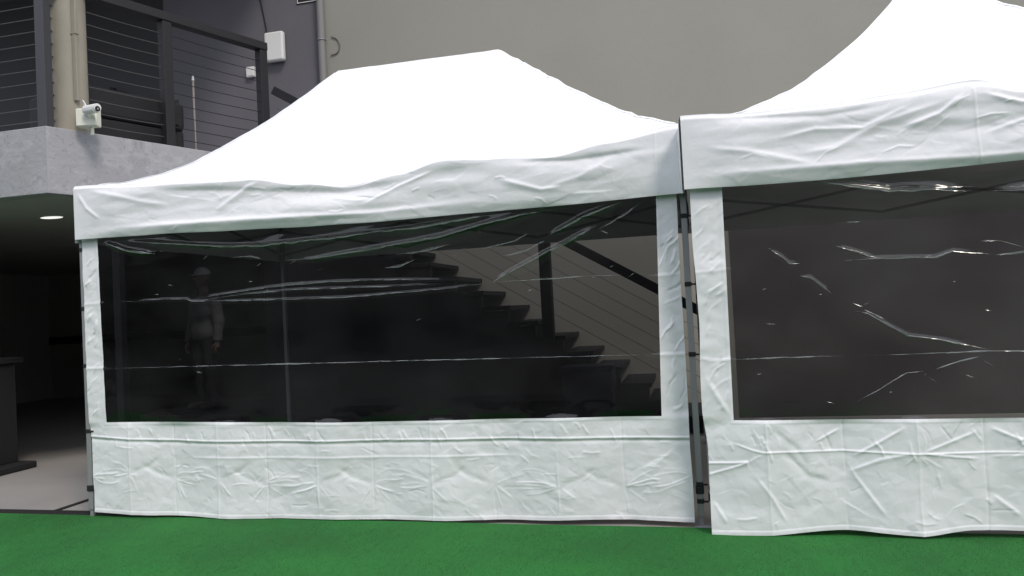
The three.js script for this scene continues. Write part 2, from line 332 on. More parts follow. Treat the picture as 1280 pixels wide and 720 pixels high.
{
  const t = thing('wall_lamp', 'small round black lamp on the dark painted panel behind the balcony', 'lamp', [-3.43, 4.8, -4.6]);
  obj('mount', [rod([0, 0, 0], [0, 0, 0.03], 0.05, 0.05, 20)], M.black, t); obj('shade', [rod([0, -0.06, 0.09], [0, 0.06, 0.09], 0.06, 0.05, 20)], M.black, t);
}
// ---------------------------------------------------------------- furniture on the balcony
{
  const [x, z] = side(1.72, 0.35);
  const t = thing('metal_pole', 'thin pale metal pole standing on the balcony behind the cables', 'pole', [x, ST, z]);
  obj('shaft', [rod([0, 0.02, 0], [0, 0.86, 0], 0.011, 0.011, 12)], std([0.32, 0.28, 0.25], 0.4, 0.3), t);
  obj('tip', [rod([0, 0.86, 0], [0, 0.91, 0], 0.015, 0.009, 12)], M.whitePlastic, t);
  obj('foot', [rod([0, 0, 0], [0, 0.02, 0], 0.11, 0.10, 24)], M.black, t);
}
{
  const [x, z] = side(1.42, 0.42);
  const t = thing('folded_chair', 'black slatted chair standing upright behind the balcony cables', 'chair', [x, ST, z]);
  t.rotation.y = 0.5;
  for (const s of [-1, 1]) { obj('leg', [bar([0.13 * s, 0, 0.02], [0.115 * s, 0.60, -0.07], 0.03, 0.035)], M.black, t); obj('leg', [bar([0.13 * s, 0, -0.14], [0.12 * s, 0.36, 0.0], 0.03, 0.035)], M.black, t); }
  obj('seat', [bx(-0.135, 0.135, 0.30, 0.335, -0.16, 0.12, 0.01)], M.black, t);
  for (let k = 0; k < 4; k++) obj('back_slat', [bx(-0.12 + 0.065 * k, -0.08 + 0.065 * k, 0.335, 0.58, -0.075, -0.06, 0.004)], M.black, t);
  obj('back_rail', [bx(-0.13, 0.13, 0.575, 0.62, -0.085, -0.05, 0.01)], M.black, t);
}
{
  const [x, z] = side(0.95, 0.62);
  const t = thing('sofa', 'low black padded sofa on the balcony behind the railing', 'sofa', [x, ST, z]);
  t.rotation.y = Math.atan2(DX, -DZ) * -1 + Math.PI / 2;
  obj('base', [bx(-0.62, 0.62, 0.06, 0.26, -0.3, 0.3, 0.03)], M.black, t);
  for (const s of [-1, 1]) obj('seat_cushion', [bx(s < 0 ? -0.56 : 0.01, s < 0 ? -0.01 : 0.56, 0.265, 0.38, -0.28, 0.2, 0.05)], M.black, t);
  obj('backrest', [bx(-0.62, 0.62, 0.262, 0.56, 0.205, 0.33, 0.05)], M.black, t);
  for (const s of [-1, 1]) obj('armrest', [bx(s < 0 ? -0.68 : 0.565, s < 0 ? -0.565 : 0.68, 0.1, 0.48, -0.3, 0.2, 0.04)], M.black, t);
  for (const [a, b] of [[-1, -1], [-1, 1], [1, -1], [1, 1]]) obj('leg', [rod([0.55 * a, 0, 0.24 * b], [0.55 * a, 0.06, 0.24 * b], 0.025, 0.025)], M.black, t);
}
// dark blue bin under the stairs
{
  const t = thing('storage_bin', 'dark navy blue bin standing in front of the staircase side', 'bin', [3.4, 0, -3.22]);
  obj('body', [bx(-0.27, 0.27, -0.012, 0.72, -0.14, 0.14, 0.03)], M.blue, t); obj('lid', [bx(-0.285, 0.285, 0.722, 0.77, -0.155, 0.155, 0.02)], M.blue, t);
}
// facade across the courtyard, mirrored as darkness in the clear windows
{
  const t = thing('facade_across', 'dark plain facade across the courtyard facing the tents', 'building');
  obj('wall', [bx(-22, 26, -0.02, 7.0, 15, 15.3)], std([0.045, 0.043, 0.043], 0.9), t);
}

// ---------------------------------------------------------------- tents
// a wrinkle is a ridge along a polyline in the plane of the cloth
function wrinkle(pts, amp, w, endTaper = 0.25) {
  let L = 0; const seg = [];
  for (let i = 1; i < pts.length; i++) { const [ax, ay] = pts[i - 1], [bx_, by] = pts[i], l = Math.hypot(bx_ - ax, by - ay); seg.push([ax, ay, bx_ - ax, by - ay, l, L]); L += l; }
  const xs = pts.map(p => p[0]), ys = pts.map(p => p[1]), m = 7 * w;
  return { seg, L, amp, w, endTaper, b: [Math.min(...xs) - m, Math.max(...xs) + m, Math.min(...ys) - m, Math.max(...ys) + m] };
}
function ridge(list, x, y) {
  let z = 0;
  for (const q of list) {
    if (x < q.b[0] || x > q.b[1] || y < q.b[2] || y > q.b[3]) continue;
    let best = 1e9, at = 0, sg = 1;
    for (const [ax, ay, dx, dy, l, s0] of q.seg) { const t = clamp(((x - ax) * dx + (y - ay) * dy) / (l * l)), ex = x - ax - dx * t, ey = y - ay - dy * t, d = ex * ex + ey * ey; if (d < best) { best = d; at = s0 + l * t; sg = dx * ey - dy * ex > 0 ? 1 : -1; } }
    const d = Math.sqrt(best), e = q.endTaper * q.L, tp = smooth(0, e, at) * smooth(0, e, q.L - at);
    z += q.amp * tp * (sg > 0 ? Math.exp(-Math.pow(d / (q.w * 0.8), 2)) : 0.55 * Math.exp(-d / (q.w * 2.6)) + 0.45 * Math.exp(-Math.pow(d / q.w, 2)));   // one steep and one gentle flank
  }
  return z;
}
function facet(x, y, c, s) {                                        // crumpled cloth: flat facets between scattered points, -1..1
  const P = (i, j) => [(i + 0.5 + 0.8 * (hash(i, j, s) - 0.5)) * c, (j + 0.5 + 0.8 * (hash(i, j, s + 1) - 0.5)) * c, 2 * hash(i, j, s + 2) - 1];
  const ci = Math.floor(x / c), cj = Math.floor(y / c);
  for (let j = cj - 1; j <= cj; j++) for (let i = ci - 1; i <= ci; i++) {
    const a = P(i, j), b = P(i + 1, j), d = P(i + 1, j + 1), e = P(i, j + 1);
    for (const [p, q, w] of hash(i, j, s + 3) < 0.5 ? [[a, b, d], [a, d, e]] : [[a, b, e], [b, d, e]]) {
      const den = (q[1] - w[1]) * (p[0] - w[0]) + (w[0] - q[0]) * (p[1] - w[1]); if (Math.abs(den) < 1e-9) continue;
      const l1 = ((q[1] - w[1]) * (x - w[0]) + (w[0] - q[0]) * (y - w[1])) / den, l2 = ((w[1] - p[1]) * (x - w[0]) + (p[0] - w[0]) * (y - w[1])) / den, l3 = 1 - l1 - l2;
      if (l1 >= -1e-6 && l2 >= -1e-6 && l3 >= -1e-6) return l1 * p[2] + l2 * q[2] + l3 * w[2];
    }
  }
  return 0;
}
const lerpPts = (pts, x) => { for (let i = 1; i < pts.length; i++) if (x <= pts[i][0]) { const [a, b] = pts[i - 1], [c, d] = pts[i]; const t = clamp((x - a) / (c - a)); return b + (d - b) * t * t * (3 - 2 * t); } return pts[pts.length - 1][1]; };

function creaseGeo(pts, w, h, zf, s) {                              // a folded ridge of vinyl that follows the sheet
  const P = [], ix = []; let L = 0;
  const q = [];
  for (let i = 1; i < pts.length; i++) { const n = Math.max(2, Math.ceil(Math.hypot(pts[i][0] - pts[i - 1][0], pts[i][1] - pts[i - 1][1]) / 0.022)); for (let k = i > 1 ? 1 : 0; k <= n; k++) q.push([pts[i - 1][0] + (pts[i][0] - pts[i - 1][0]) * k / n, pts[i - 1][1] + (pts[i][1] - pts[i - 1][1]) * k / n]); }
  const n = q.length - 1;
  q.forEach((p, i) => {
    const a = q[Math.max(0, i - 1)], b = q[Math.min(n, i + 1)], l = Math.hypot(b[0] - a[0], b[1] - a[1]) || 1, nx = -(b[1] - a[1]) / l, ny = (b[0] - a[0]) / l;
    w *= i === 0 ? 1.5 : 1; const e = Math.min(1, 0.1 + 3 * i / n, 0.1 + 3 * (n - i) / n), ww = w * e * (0.3 + 1.3 * Math.pow(Math.abs(vn(i * 0.21, s, 71)), 0.8)), x = p[0] + nx * 0.0018 * vn(i * 0.3, s, 73), y = p[1] + ny * 0.0018 * vn(i * 0.3, s, 73), z = zf(x, y);
    P.push(x + nx * ww, y + ny * ww, z + 0.0006, x, y, z + Math.max(h * e, ww), x - nx * ww, y - ny * ww, z + 0.0006, x, y, z - 0.0008);
  });
  for (let i = 0; i < n; i++) for (let k = 0; k < 4; k++) { const a = i * 4 + k, b = i * 4 + (k + 1) % 4, c = a + 4, d = b + 4; ix.push(a, b, d, a, d, c); }
  ix.push(0, 1, 2, 0, 2, 3, 4 * n, 4 * n + 2, 4 * n + 1, 4 * n, 4 * n + 3, 4 * n + 2);
  const g = new THREE.BufferGeometry(); g.setAttribute('position', new THREE.Float32BufferAttribute(P, 3)); g.setIndex(ix); const o = g.toNonIndexed(); o.computeVertexNormals(); return o;
}

function canopyRoof(W, D, H, R, half, expo, sag, s0, halfX = half) {
  const nz = Math.round(D / 0.025), nx = halfX === half ? Math.round(W / 0.025) : nz, p = [], uv = [], ix = [];
  const yAt = (x, z) => {
    const dF = -z, dB = D + z, dL = x, dR = W - x, kx = half / halfX, dm = Math.min(dF, dB, dL * kx, dR * kx), t = clamp(dm / half);
    const e = expo(x, z), g = Math.pow(t, e);
    let sg = 0, ws = 0;
    for (const [d, q, l, f] of [[dF, x, W, true], [dB, x, W, false], [dL * kx, -z, D, false], [dR * kx, -z, D, false]]) { const w = Math.exp(-(d - dm) / 0.06); sg += w * sag(q, l, f); ws += w; }
    sg /= ws;
    const cr = 0.007 * facet(x + 0.4 * z, z * 0.9, 0.11, s0 + 60) * smooth(0, 0.08, t) * (1 - smooth(0.9, 1, t)) + fbm(x * 5 + z * 2, z * 9, s0, 3) * 0.012 * (1 - 0.5 * t) * smooth(0, 0.05, t) + Math.abs(fbm((x + z) * 9, (x - z) * 3, s0 + 5, 2)) * 0.010 * smooth(0.02, 0.2, t) * (1 - smooth(0.85, 1, t));
    return H + (R - H) * g - sg * Math.pow(1 - t, 2.2) + cr;
  };
  for (let j = 0; j <= nz; j++) for (let i = 0; i <= nx; i++) { const x = W * i / nx, z = -D * j / nz; p.push(x, yAt(x, z), z); uv.push(x, z); }
  for (let j = 0; j < nz; j++) for (let i = 0; i < nx; i++) {
    const a = j * (nx + 1) + i, b = a + 1, c = a + nx + 1, d = c + 1;
    if ((i < nx / 2) === (j < nz / 2)) ix.push(a, b, d, a, d, c); else ix.push(a, b, c, b, d, c);
  }
  const g = new THREE.BufferGeometry(); g.setAttribute('position', new THREE.Float32BufferAttribute(p, 3)); g.setAttribute('uv', new THREE.Float32BufferAttribute(uv, 2)); g.setIndex(ix); g.computeVertexNormals();
  return { g, yAt };
}
// valance along one side: q(s, out) gives the plan position
function valanceGeo(L, q, topAt, botAt, wr, res, amp) {
  const nu = Math.round(L / res), nv = Math.round(0.44 / res);
  return sheet(nu, nv, (u, v) => {
    const s = L * u, b = botAt(s), t = topAt(s), y = b + (t - b) * v;
    const c = Math.min(1, 12 * u, 12 * (1 - u));
    let o = 0.012 + c * (0.020 * Math.sin(Math.PI * Math.pow(v, 0.8)) + amp * fbm(s * 1.0, y * 7, 81, 2) + 0.0035 * facet(s * 0.6 + y * 0.5, y * 1.7 - s * 0.25, 0.12, 241) + 0.0012 * facet(s * 0.7, y * 1.5, 0.05, 251)) + ridge(wr, s, y);
    o *= 1 - smooth(0.93, 1, v); o += 0.0;
    const [x, z] = q(s, o); return [x, y, z, s, y];
  });
}
function leg(parent, x, z, h, foot, clips = []) {
  const l = obj('leg', [bx(x - 0.019, x + 0.019, 0.05, h, z - 0.019, z + 0.019, 0.004)], M.alu, parent);
  obj('inner_tube', [bx(x - 0.013, x + 0.013, foot, 0.06, z - 0.013, z + 0.013, 0.003)], M.alu, l);
  obj('foot_plate', [bx(x - 0.04, x + 0.04, foot - 0.006, foot, z - 0.035, z + 0.045, 0.002)], M.alu, l);
  obj('height_lock', [bx(x - 0.026, x + 0.026, 0.19, 0.235, z - 0.026, z + 0.026, 0.006), rod([x, 0.212, z - 0.045], [x, 0.212, z - 0.02], 0.011)], M.black, l);
  for (const [y, dx] of clips) obj('strap', [bx(x + dx - 0.021, x + dx + 0.023, y - 0.014, y + 0.014, z - 0.021, z + 0.024, 0.004), bx(x + dx + 0.018, x + dx + 0.05, y - 0.008, y + 0.004, z + 0.012, z + 0.022, 0.003)], M.black, l);
  return l;
}
function truss(parent, a, b, cells, y0, y1) {                       // crossed bars of the folding frame
  for (let k = 0; k < cells; k++) {
    const f = t => [a[0] + (b[0] - a[0]) * t, a[1] + (b[1] - a[1]) * t], [x0, z0] = f(k / cells), [x1, z1] = f((k + 1) / cells);
    obj('truss_bar', [bar([x0, y0, z0], [x1, y1, z1], 0.012, 0.028)], M.alu, parent);
    obj('truss_bar', [bar([x0, y1, z0], [x1, y0, z1], 0.012, 0.028)], M.alu, parent);
  }
}
const fold = (x, y, xs, amp, w) => { let z = 0; for (let i = 0; i < xs.length; i++) { const d = Math.abs(x - xs[i] - 0.006 * vn(y * 5, i, 91)); if (d < 0.12) z += (i % 2 ? -1 : 1) * amp * Math.exp(-d / w) * (0.6 + 0.5 * vn(y * 4, i * 3, 93)); } return z; };
function randomCreases(n, x0, x1, y0, y1, lmin, lmax, amp, angle) {
  const out = [];
  for (let i = 0; i < n; i++) { const x = x0 + (x1 - x0) * rnd(), y = y0 + (y1 - y0) * rnd(), a = angle(), l = lmin + (lmax - lmin) * rnd(), k = (rnd() - 0.5) * 0.3 * l; out.push(wrinkle([[x, y], [x + l / 2 * Math.cos(a) - k * Math.sin(a), y + l / 2 * Math.sin(a) + k * Math.cos(a)], [x + l * Math.cos(a), y + l * Math.sin(a)]], amp * (0.4 + rnd()) * (rnd() < 0.25 ? -1 : 1), 0.004 + 0.005 * rnd())); }
  return out;
}
function pucker(A, B, n, spread, amp) {                              // uneven bundle of folds between two pinches
  const out = [];
  for (let k = 0; k < n; k++) {
    const f = (-0.75 + 1.9 * (k + 0.7 * (rnd() - 0.5)) / (n - 1)), P = [], sk = 0.6 + 0.9 * rnd(), r0 = rnd(), e0 = r0 < 0.45 ? 0.2 + 0.45 * rnd() : 0, e1 = r0 > 0.45 ? 0.35 + 0.45 * rnd() : 1, j = 30 * rnd();
    for (let i = 0; i <= 12; i++) { const q = e0 + (e1 - e0) * i / 12, s = Math.pow(q, sk); P.push([A[0] + (B[0] - A[0]) * q, A[1] + (B[1] - A[1]) * q + f * spread * Math.pow(Math.sin(Math.PI * clamp(s)), 0.75) + 0.008 * vn(q * 5 + j, k, 77)]); }
    out.push(wrinkle(P, amp * (0.35 + 0.8 * rnd()) * (1.15 - 0.5 * Math.abs(f)), 0.0045 + 0.0045 * rnd(), 0.15));
  }
  return out;
}
function radial(c, n, a0, a1, lmin, lmax, amp) {
  const out = [];
  for (let k = 0; k < n; k++) { const a = a0 + (a1 - a0) * (k + rnd()) / n, l = lmin + (lmax - lmin) * rnd(); out.push(wrinkle([[c[0] + 0.01 * Math.cos(a), c[1] + 0.01 * Math.sin(a)], [c[0] + l * Math.cos(a + 0.1), c[1] + l * Math.sin(a + 0.1)]], amp * (0.5 + 0.7 * rnd()), 0.005 + 0.004 * rnd(), 0.3)); }
  return out;
}

function tent(cfg) {
  const { W, D, H, R, half, hb } = cfg;
  const t = thing(cfg.name, cfg.label, 'tent', [cfg.x, 0, cfg.z], 'white folding tents on the turf edge');
  const roofG = canopyRoof(W, D, H, R, half, cfg.expo, cfg.sag, cfg.s, cfg.halfX);
  const can = obj('canopy', roofG.g, M.fabric, t);
  const sides = [
    [W, (s, o) => [s, o], s => roofG.yAt(s, 0), cfg.bot, cfg.valWr, 0.006, 0.026],
    [W, (s, o) => [W - s, -D - o], s => roofG.yAt(W - s, -D), () => hb, [], 0.04, 0.02],
    [D, (s, o) => [-o, -D + s], s => roofG.yAt(0, -D + s), () => hb, [], 0.03, 0.02],
    [D, (s, o) => [W + o, -s], s => roofG.yAt(W, -s), () => hb, [], 0.03, 0.02],
  ];
  for (const a of sides) obj('valance', valanceGeo(...a), M.fabric, can);
  for (const [cx, sx] of [[0, 1], [W, -1]]) for (const [cz, sz] of [[0, -1], [-D, 1]]) {   // welted seams along the hips
    const hx = cfg.halfX ?? half, n = 60, l = Math.hypot(hx, half), nx = half / l * sx * 0.014, nz = -hx / l * sz * 0.014;
    obj('seam', sheet(n, 2, (u, v) => { const q = 0.02 + 0.965 * u, x = cx + sx * hx * q + nx * (v * 2 - 1), z = cz + sz * half * q + nz * (v * 2 - 1); return [x, roofG.yAt(x, z) + 0.003 + 0.003 * (1 - Math.abs(v * 2 - 1)), z]; }), M.hem, can);
  }
  // frame
  cfg.legs.forEach(a => leg(t, ...a));
  const i = 0.05;
  truss(t, [i, -0.06], [W - i, -0.06], cfg.cells, 2.13, 2.40); truss(t, [i, -D + 0.06], [W - i, -D + 0.06], cfg.cells, 2.13, 2.40);
  truss(t, [0.06, -i], [0.06, -D + i], 2, 2.13, 2.40); truss(t, [W - 0.06, -i], [W - 0.06, -D + i], 2, 2.13, 2.40);
  for (const px of cfg.peaks) obj('peak_pole', [rod([px, 2.35, -D / 2], [px, R - 0.03, -D / 2], 0.018)], M.alu, t);
  // front wall: white border with a clear window
  const { zw, left, right, hem, wl, wr, wb } = cfg, top = hb + 0.06;
  const f = (x, y) => {                                            // the cloth, doubled along the hem and round the window
    const dh = y - hem(x), dw = Math.max(wl(y) - x, x - wr(y), wb(x) - y);
    return cfg.relief(x, y) + 0.0024 * (1 - smooth(0.024, 0.031, dh)) + 0.002 * (1 - smooth(0.018, 0.026, dw)) - 0.0016 * Math.exp(-Math.pow((dh - 0.026) / 0.004, 2));
  };
  const wall = obj('front_wall', [
    sheet(Math.round(W / 0.0048), 140, (u, v) => { const b = hem(left(0) + (right(0) - left(0)) * u), x0 = u; const y0 = b + (wb(left(0) + (right(0) - left(0)) * x0) - b) * v, x = left(y0) + (right(y0) - left(y0)) * u; return [x, y0, zw + f(x, y0)]; }),
    sheet(20, 150, (u, v) => { const y = wb(wl(0.7)) + (top - wb(wl(0.7))) * v, x = left(y) + (wl(y) - left(y)) * u; return [x, y, zw + f(x, y)]; }),
    sheet(24, 150, (u, v) => { const y = wb(wr(0.7)) + (top - wb(wr(0.7))) * v, x = wr(y) + (right(y) - wr(y)) * u; return [x, y, zw + f(x, y)]; }),
  ], M.fabric, t);
  const vz = (x, y) => { const e = clamp(Math.min((x - wl(y)) * 9, (wr(y) - x) * 9, (y - wb(x)) * 9)); return zw + e * cfg.vinyl(x, y) + (1 - e) * f(x, y) - 0.004 * (1 - e); };
  const pane = obj('clear_window', sheet(620, 260, (u, v) => { const y = 0.66 + (top - 0.66) * v, xl = wl(y) - 0.012, xr = wr(y) + 0.012, x = xl + (xr - xl) * u, yb = wb(x) - 0.012, yy = yb + (top - yb) * v; return [x, yy, vz(x, yy) - 0.002]; }), cfg.pane, wall);
  cfg.creases.forEach(([w, h, m, pts], k) => obj('crease', creaseGeo(pts, w, h, vz, k + cfg.s), m, wall));
  return t;
}
// -------- the wide tent
{
  const xs = [0.377, 0.745, 1.116, 1.50, 1.90, 2.31, 2.74, 3.165, 3.593, 4.025];
  const pin = [[0.374, 0.33], [0.747, 0.282], [1.118, 0.282], [1.487, 0.246], [1.895, 0.256], [2.31, 0.248], [2.722, 0.249], [3.163, 0.25], [3.597, 0.241], [4.022, 0.233]];
  const low = [
    ...pucker([0.03, 0.30], pin[0], 7, 0.075, 0.0030), ...pucker(pin[1], pin[2], 8, 0.08, 0.0030), ...pucker(pin[3], pin[4], 9, 0.085, 0.0032), ...pucker(pin[5], pin[6], 9, 0.085, 0.0032), ...pucker(pin[7], pin[8], 9, 0.09, 0.0032), ...pucker(pin[9], [4.45, 0.31], 7, 0.08, 0.0028),
    ...pin.flatMap(c => radial(c, 3, -2.4, -0.6, 0.08, 0.2, 0.003)),
    ...pin.flatMap((c, i) => [wrinkle([[c[0], c[1]], [c[0] + (i % 2 ? -1 : 1) * 0.16, c[1] + 0.05], [c[0] + (i % 2 ? -1 : 1) * 0.28, c[1] + 0.13]], -0.004, 0.022)]),
    wrinkle([[-0.1, 0.613], [0.39, 0.582], [1.0, 0.56], [1.89, 0.55], [3.2, 0.553], [4.6, 0.545]], 0.005, 0.006, 0.01),
    wrinkle([[-0.1, 0.59], [0.39, 0.562], [1.0, 0.54], [1.89, 0.53], [3.2, 0.533], [4.6, 0.525]], -0.006, 0.012, 0.01),
    wrinkle([[0.8, 0.44], [1.9, 0.43], [3.4, 0.44]], 0.003, 0.01, 0.1),
    ...randomCreases(34, 0.1, 4.3, 0.57, 0.67, 0.06, 0.13, 0.003, () => -0.9 - 0.5 * rnd()),
    ...randomCreases(60, 0.05, 4.4, 0.05, 0.55, 0.05, 0.18, 0.0022, () => rnd() < 0.5 ? -0.9 + 0.5 * rnd() : 0.3 * (rnd() - 0.5)),
    // bands beside the window
    wrinkle([[-0.05, 1.12], [0.2, 1.112]], 0.006, 0.008, 0.02), wrinkle([[4.2, 1.066], [4.6, 1.06]], 0.006, 0.008, 0.02), wrinkle([[4.2, 1.56], [4.6, 1.57]], 0.005, 0.009, 0.02), wrinkle([[-0.05, 1.60], [0.2, 1.605]], 0.004, 0.008, 0.02),
    ...randomCreases(16, 0.02, 0.1, 0.7, 2.0, 0.06, 0.14, 0.007, () => 0.5 + 0.9 * rnd()), ...randomCreases(20, 4.28, 4.4, 0.7, 2.0, 0.08, 0.18, 0.006, () => 0.3 + 1.2 * rnd()),
  ];
  const wide = [
    [[0.196, 2.066], [0.427, 1.987], [0.655, 1.944]], [[0.372, 2.058], [0.772, 2.013], [1.214, 1.965], [1.536, 1.947], [1.85, 1.954], [2.157, 1.962], [2.593, 1.988]],
    [[1.74, 1.827], [1.947, 1.825], [2.151, 1.846], [2.639, 1.89], [2.912, 1.917], [3.204, 1.977], [3.441, 2.016], [3.764, 2.046]], [[2.417, 1.977], [2.669, 1.982], [3.014, 2.014], [3.254, 2.035]],
    [[3.231, 1.589], [3.375, 1.656], [3.612, 1.765], [3.752, 1.823], [3.936, 1.91]], [[3.618, 1.866], [3.85, 1.972], [4.109, 2.047]],
  ];
  const thin = [
    [[1.291, 1.877], [1.452, 1.876], [1.531, 1.852]], [[3.171, 1.813], [3.386, 1.849], [3.481, 1.888]], [[3.31, 1.751], [3.475, 1.786], [3.593, 1.834]], [[3.945, 1.883], [4.07, 1.944], [4.261, 2.05]], [[2.56, 1.813], [2.735, 1.824], [2.945, 1.857]], [[2.468, 1.729], [2.581, 1.733], [2.695, 1.773]],
    [[0.328, 1.605], [0.725, 1.604], [0.907, 1.599], [0.948, 1.578], [1.303, 1.564], [1.727, 1.551], [2.186, 1.542], [2.721, 1.556], [2.942, 1.562], [3.231, 1.585]],
    [[0.977, 1.596], [1.414, 1.632], [1.732, 1.654], [2.142, 1.656], [2.575, 1.64], [2.99, 1.615]], [[1.004, 1.582], [1.413, 1.608], [1.834, 1.616], [2.573, 1.597], [2.895, 1.597]],
    [[3.231, 1.585], [3.534, 1.585], [3.829, 1.588], [4.094, 1.581]], [[0.183, 1.111], [1.442, 1.098], [2.547, 1.086], [3.529, 1.076], [4.066, 1.07], [4.281, 1.064]],
  ];
  const wv = [...wide.map(p => wrinkle(p, 0.024, 0.016, 0.2)), ...thin.slice(6, 9).map(p => wrinkle(p, 0.004, 0.012, 0.1))];
  const specks = []; for (let i = 0; i < 26; i++) { const x = 0.4 + 3.8 * rnd(), y = i < 22 ? 1.5 + 0.5 * rnd() : 0.72 + 0.9 * rnd(), a = (rnd() - 0.4) * 1.1, l = 0.015 + 0.05 * rnd(); specks.push([[x, y], [x + l * Math.cos(a), y + l * Math.sin(a)]]); }
  const vw = [
    wrinkle([[1.2, 2.2], [1.47, 2.36], [1.6, 2.40]], 0.0105, 0.0225), wrinkle([[2.35, 2.16], [2.62, 2.27], [2.9, 2.36]], 0.0098, 0.0150), wrinkle([[2.1, 2.24], [2.3, 2.20], [2.42, 2.2]], 0.0070, 0.0150), wrinkle([[3.3, 2.26], [3.6, 2.16], [3.75, 2.17]], 0.0084, 0.0188), wrinkle([[3.62, 2.17], [3.85, 2.22], [4.1, 2.34]], 0.0063, 0.0225),
    wrinkle([[0.1, 2.46], [0.35, 2.40], [0.6, 2.33], [0.9, 2.27]], 0.0070, 0.0225), wrinkle([[0.03, 2.45], [0.12, 2.32], [0.25, 2.22]], 0.0070, 0.0150), wrinkle([[3.4, 2.36], [3.8, 2.33], [4.36, 2.36]], -0.0098, 0.0225), wrinkle([[0.5, 2.42], [1.2, 2.36], [2.2, 2.26], [2.8, 2.30]], -0.0154, 0.0375),
    wrinkle([[0.2, 2.15], [1.4, 2.13], [2.4, 2.10], [3.2, 2.12]], 0.0140, 0.0263), ...randomCreases(26, 0.1, 4.3, 2.1, 2.42, 0.06, 0.2, 0.0025, () => (rnd() - 0.5) * 1.2), wrinkle([[4.34, 2.48], [4.33, 2.2], [4.34, 2.06]], 0.0028, 0.0045, 0.05),
  ];
  const st = [[0, 0], [0.75, 0.035], [1.47, 0.062], [1.9, 0.135], [2.268, 0.188], [2.62, 0.13], [2.943, 0.062], [3.3, 0.085], [3.677, 0.112], [4.04, 0.055], [4.5, 0]];
  const sagW = (s, L, front) => front ? lerpPts(st, s) * 1.0 : (0.10 * Math.pow(Math.sin(Math.PI * s / 1.5), 2) + 0.03 * Math.sin(Math.PI * s / L));
  const fz = (x, y) => {
    const lowp = 1 - smooth(0.66, 0.72, y);
    return (0.012 * fbm(x * 2.2, y * 3, 101, 3) + 0.0026 * facet(x + 0.02 * vn(y * 9, 1, 5), y * 1.25, 0.13, 201) + 0.0014 * facet(x, y * 1.3, 0.045, 211)) + lowp * fold(x, y, xs, 0.005, 0.007) + lowp * 0.011 * Math.asin(0.985 * Math.cos((x - 0.377) / 0.408 * Math.PI)) + ridge(low, x, y);
  };
  tent({
    name: 'folding_tent', label: 'wide white folding tent with a ridge roof and dark clear window beside the balcony', s: 1, x: 0, z: 0, W: 4.5, D: 3, H: 2.5, R: 3.64, half: 1.5, hb: 2.07, cells: 3, peaks: [1.5, 3.0],
    expo: (x) => 1.62 - 0.50 * smooth(0.8, 3.4, x), sag: sagW, bot: s => lerpPts([[0, 2.093], [0.73, 2.082], [1.39, 2.063], [2.0, 2.047], [2.43, 2.041], [3.17, 2.05], [3.7, 2.052], [4.5, 2.066]], s), valWr: vw,
    legs: [[0.002, -0.062, 2.44, -0.006, [[2.02, 0], [1.571, 0], [1.137, 0], [0.643, 0]]], [4.488, -0.058, 2.44, -0.006, [[1.93, 0], [1.50, 0], [1.06, 0], [0.25, 0], [0.145, 0]]], [0.03, -2.96, 2.44, -0.012], [4.46, -2.96, 2.44, -0.012]],
    zw: -0.03, left: y => 0.038 - 0.018 * smooth(0.1, 2, y) - 0.012 * smooth(0.5, 0.9, y) * (1 - smooth(1.0, 1.5, y)) + 0.006 * vn(y * 3, 1, 105), right: y => 4.446 + 0.004 * vn(y * 4, 2, 105), hem: x => lerpPts([[0, 0.036], [0.6, 0.02], [1.27, 0.006], [2.49, 0.01], [3.4, 0.016], [3.8, 0.026], [4.45, 0.022]], x),
    wl: y => 0.181 - 0.018 * (y - 0.7) / 1.36, wr: y => 4.28 + 0.042 * (y - 0.68) / 1.37, wb: x => lerpPts([[0, 0.712], [0.18, 0.708], [2.41, 0.676], [3.63, 0.681], [4.5, 0.68]], x),
    relief: fz, pane: M.vinyl, vinyl: (x, y) => { const e = Math.min(1, (x - 0.16) * 6, (4.3 - x) * 6, (y - 0.67) * 6); return Math.max(0, e) * (0.014 * fbm(x * 1.1, y * 1.6, 107, 2) + 0.020 * smooth(1.5, 2.1, y) * fbm(x * 1.5, y * 7 - x * 1.2, 109, 2)) + ridge(wv, x, y) * Math.max(0, e); },
    creases: [...wide.map(p => [0.0065, 0.003, M.crease, p]), ...wide.slice(0, 4).map(p => [0.004, 0.002, M.crease, p.slice(1).map(([x, y]) => [x + 0.02, y + 0.016])]), ...thin.map((p, i) => [i < 6 ? 0.004 : 0.0022, 0.0025, M.crease, p]), ...specks.map((p, i) => [0.0018, 0.0015, i % 3 ? M.faintCrease : M.crease, p])],
  });
}
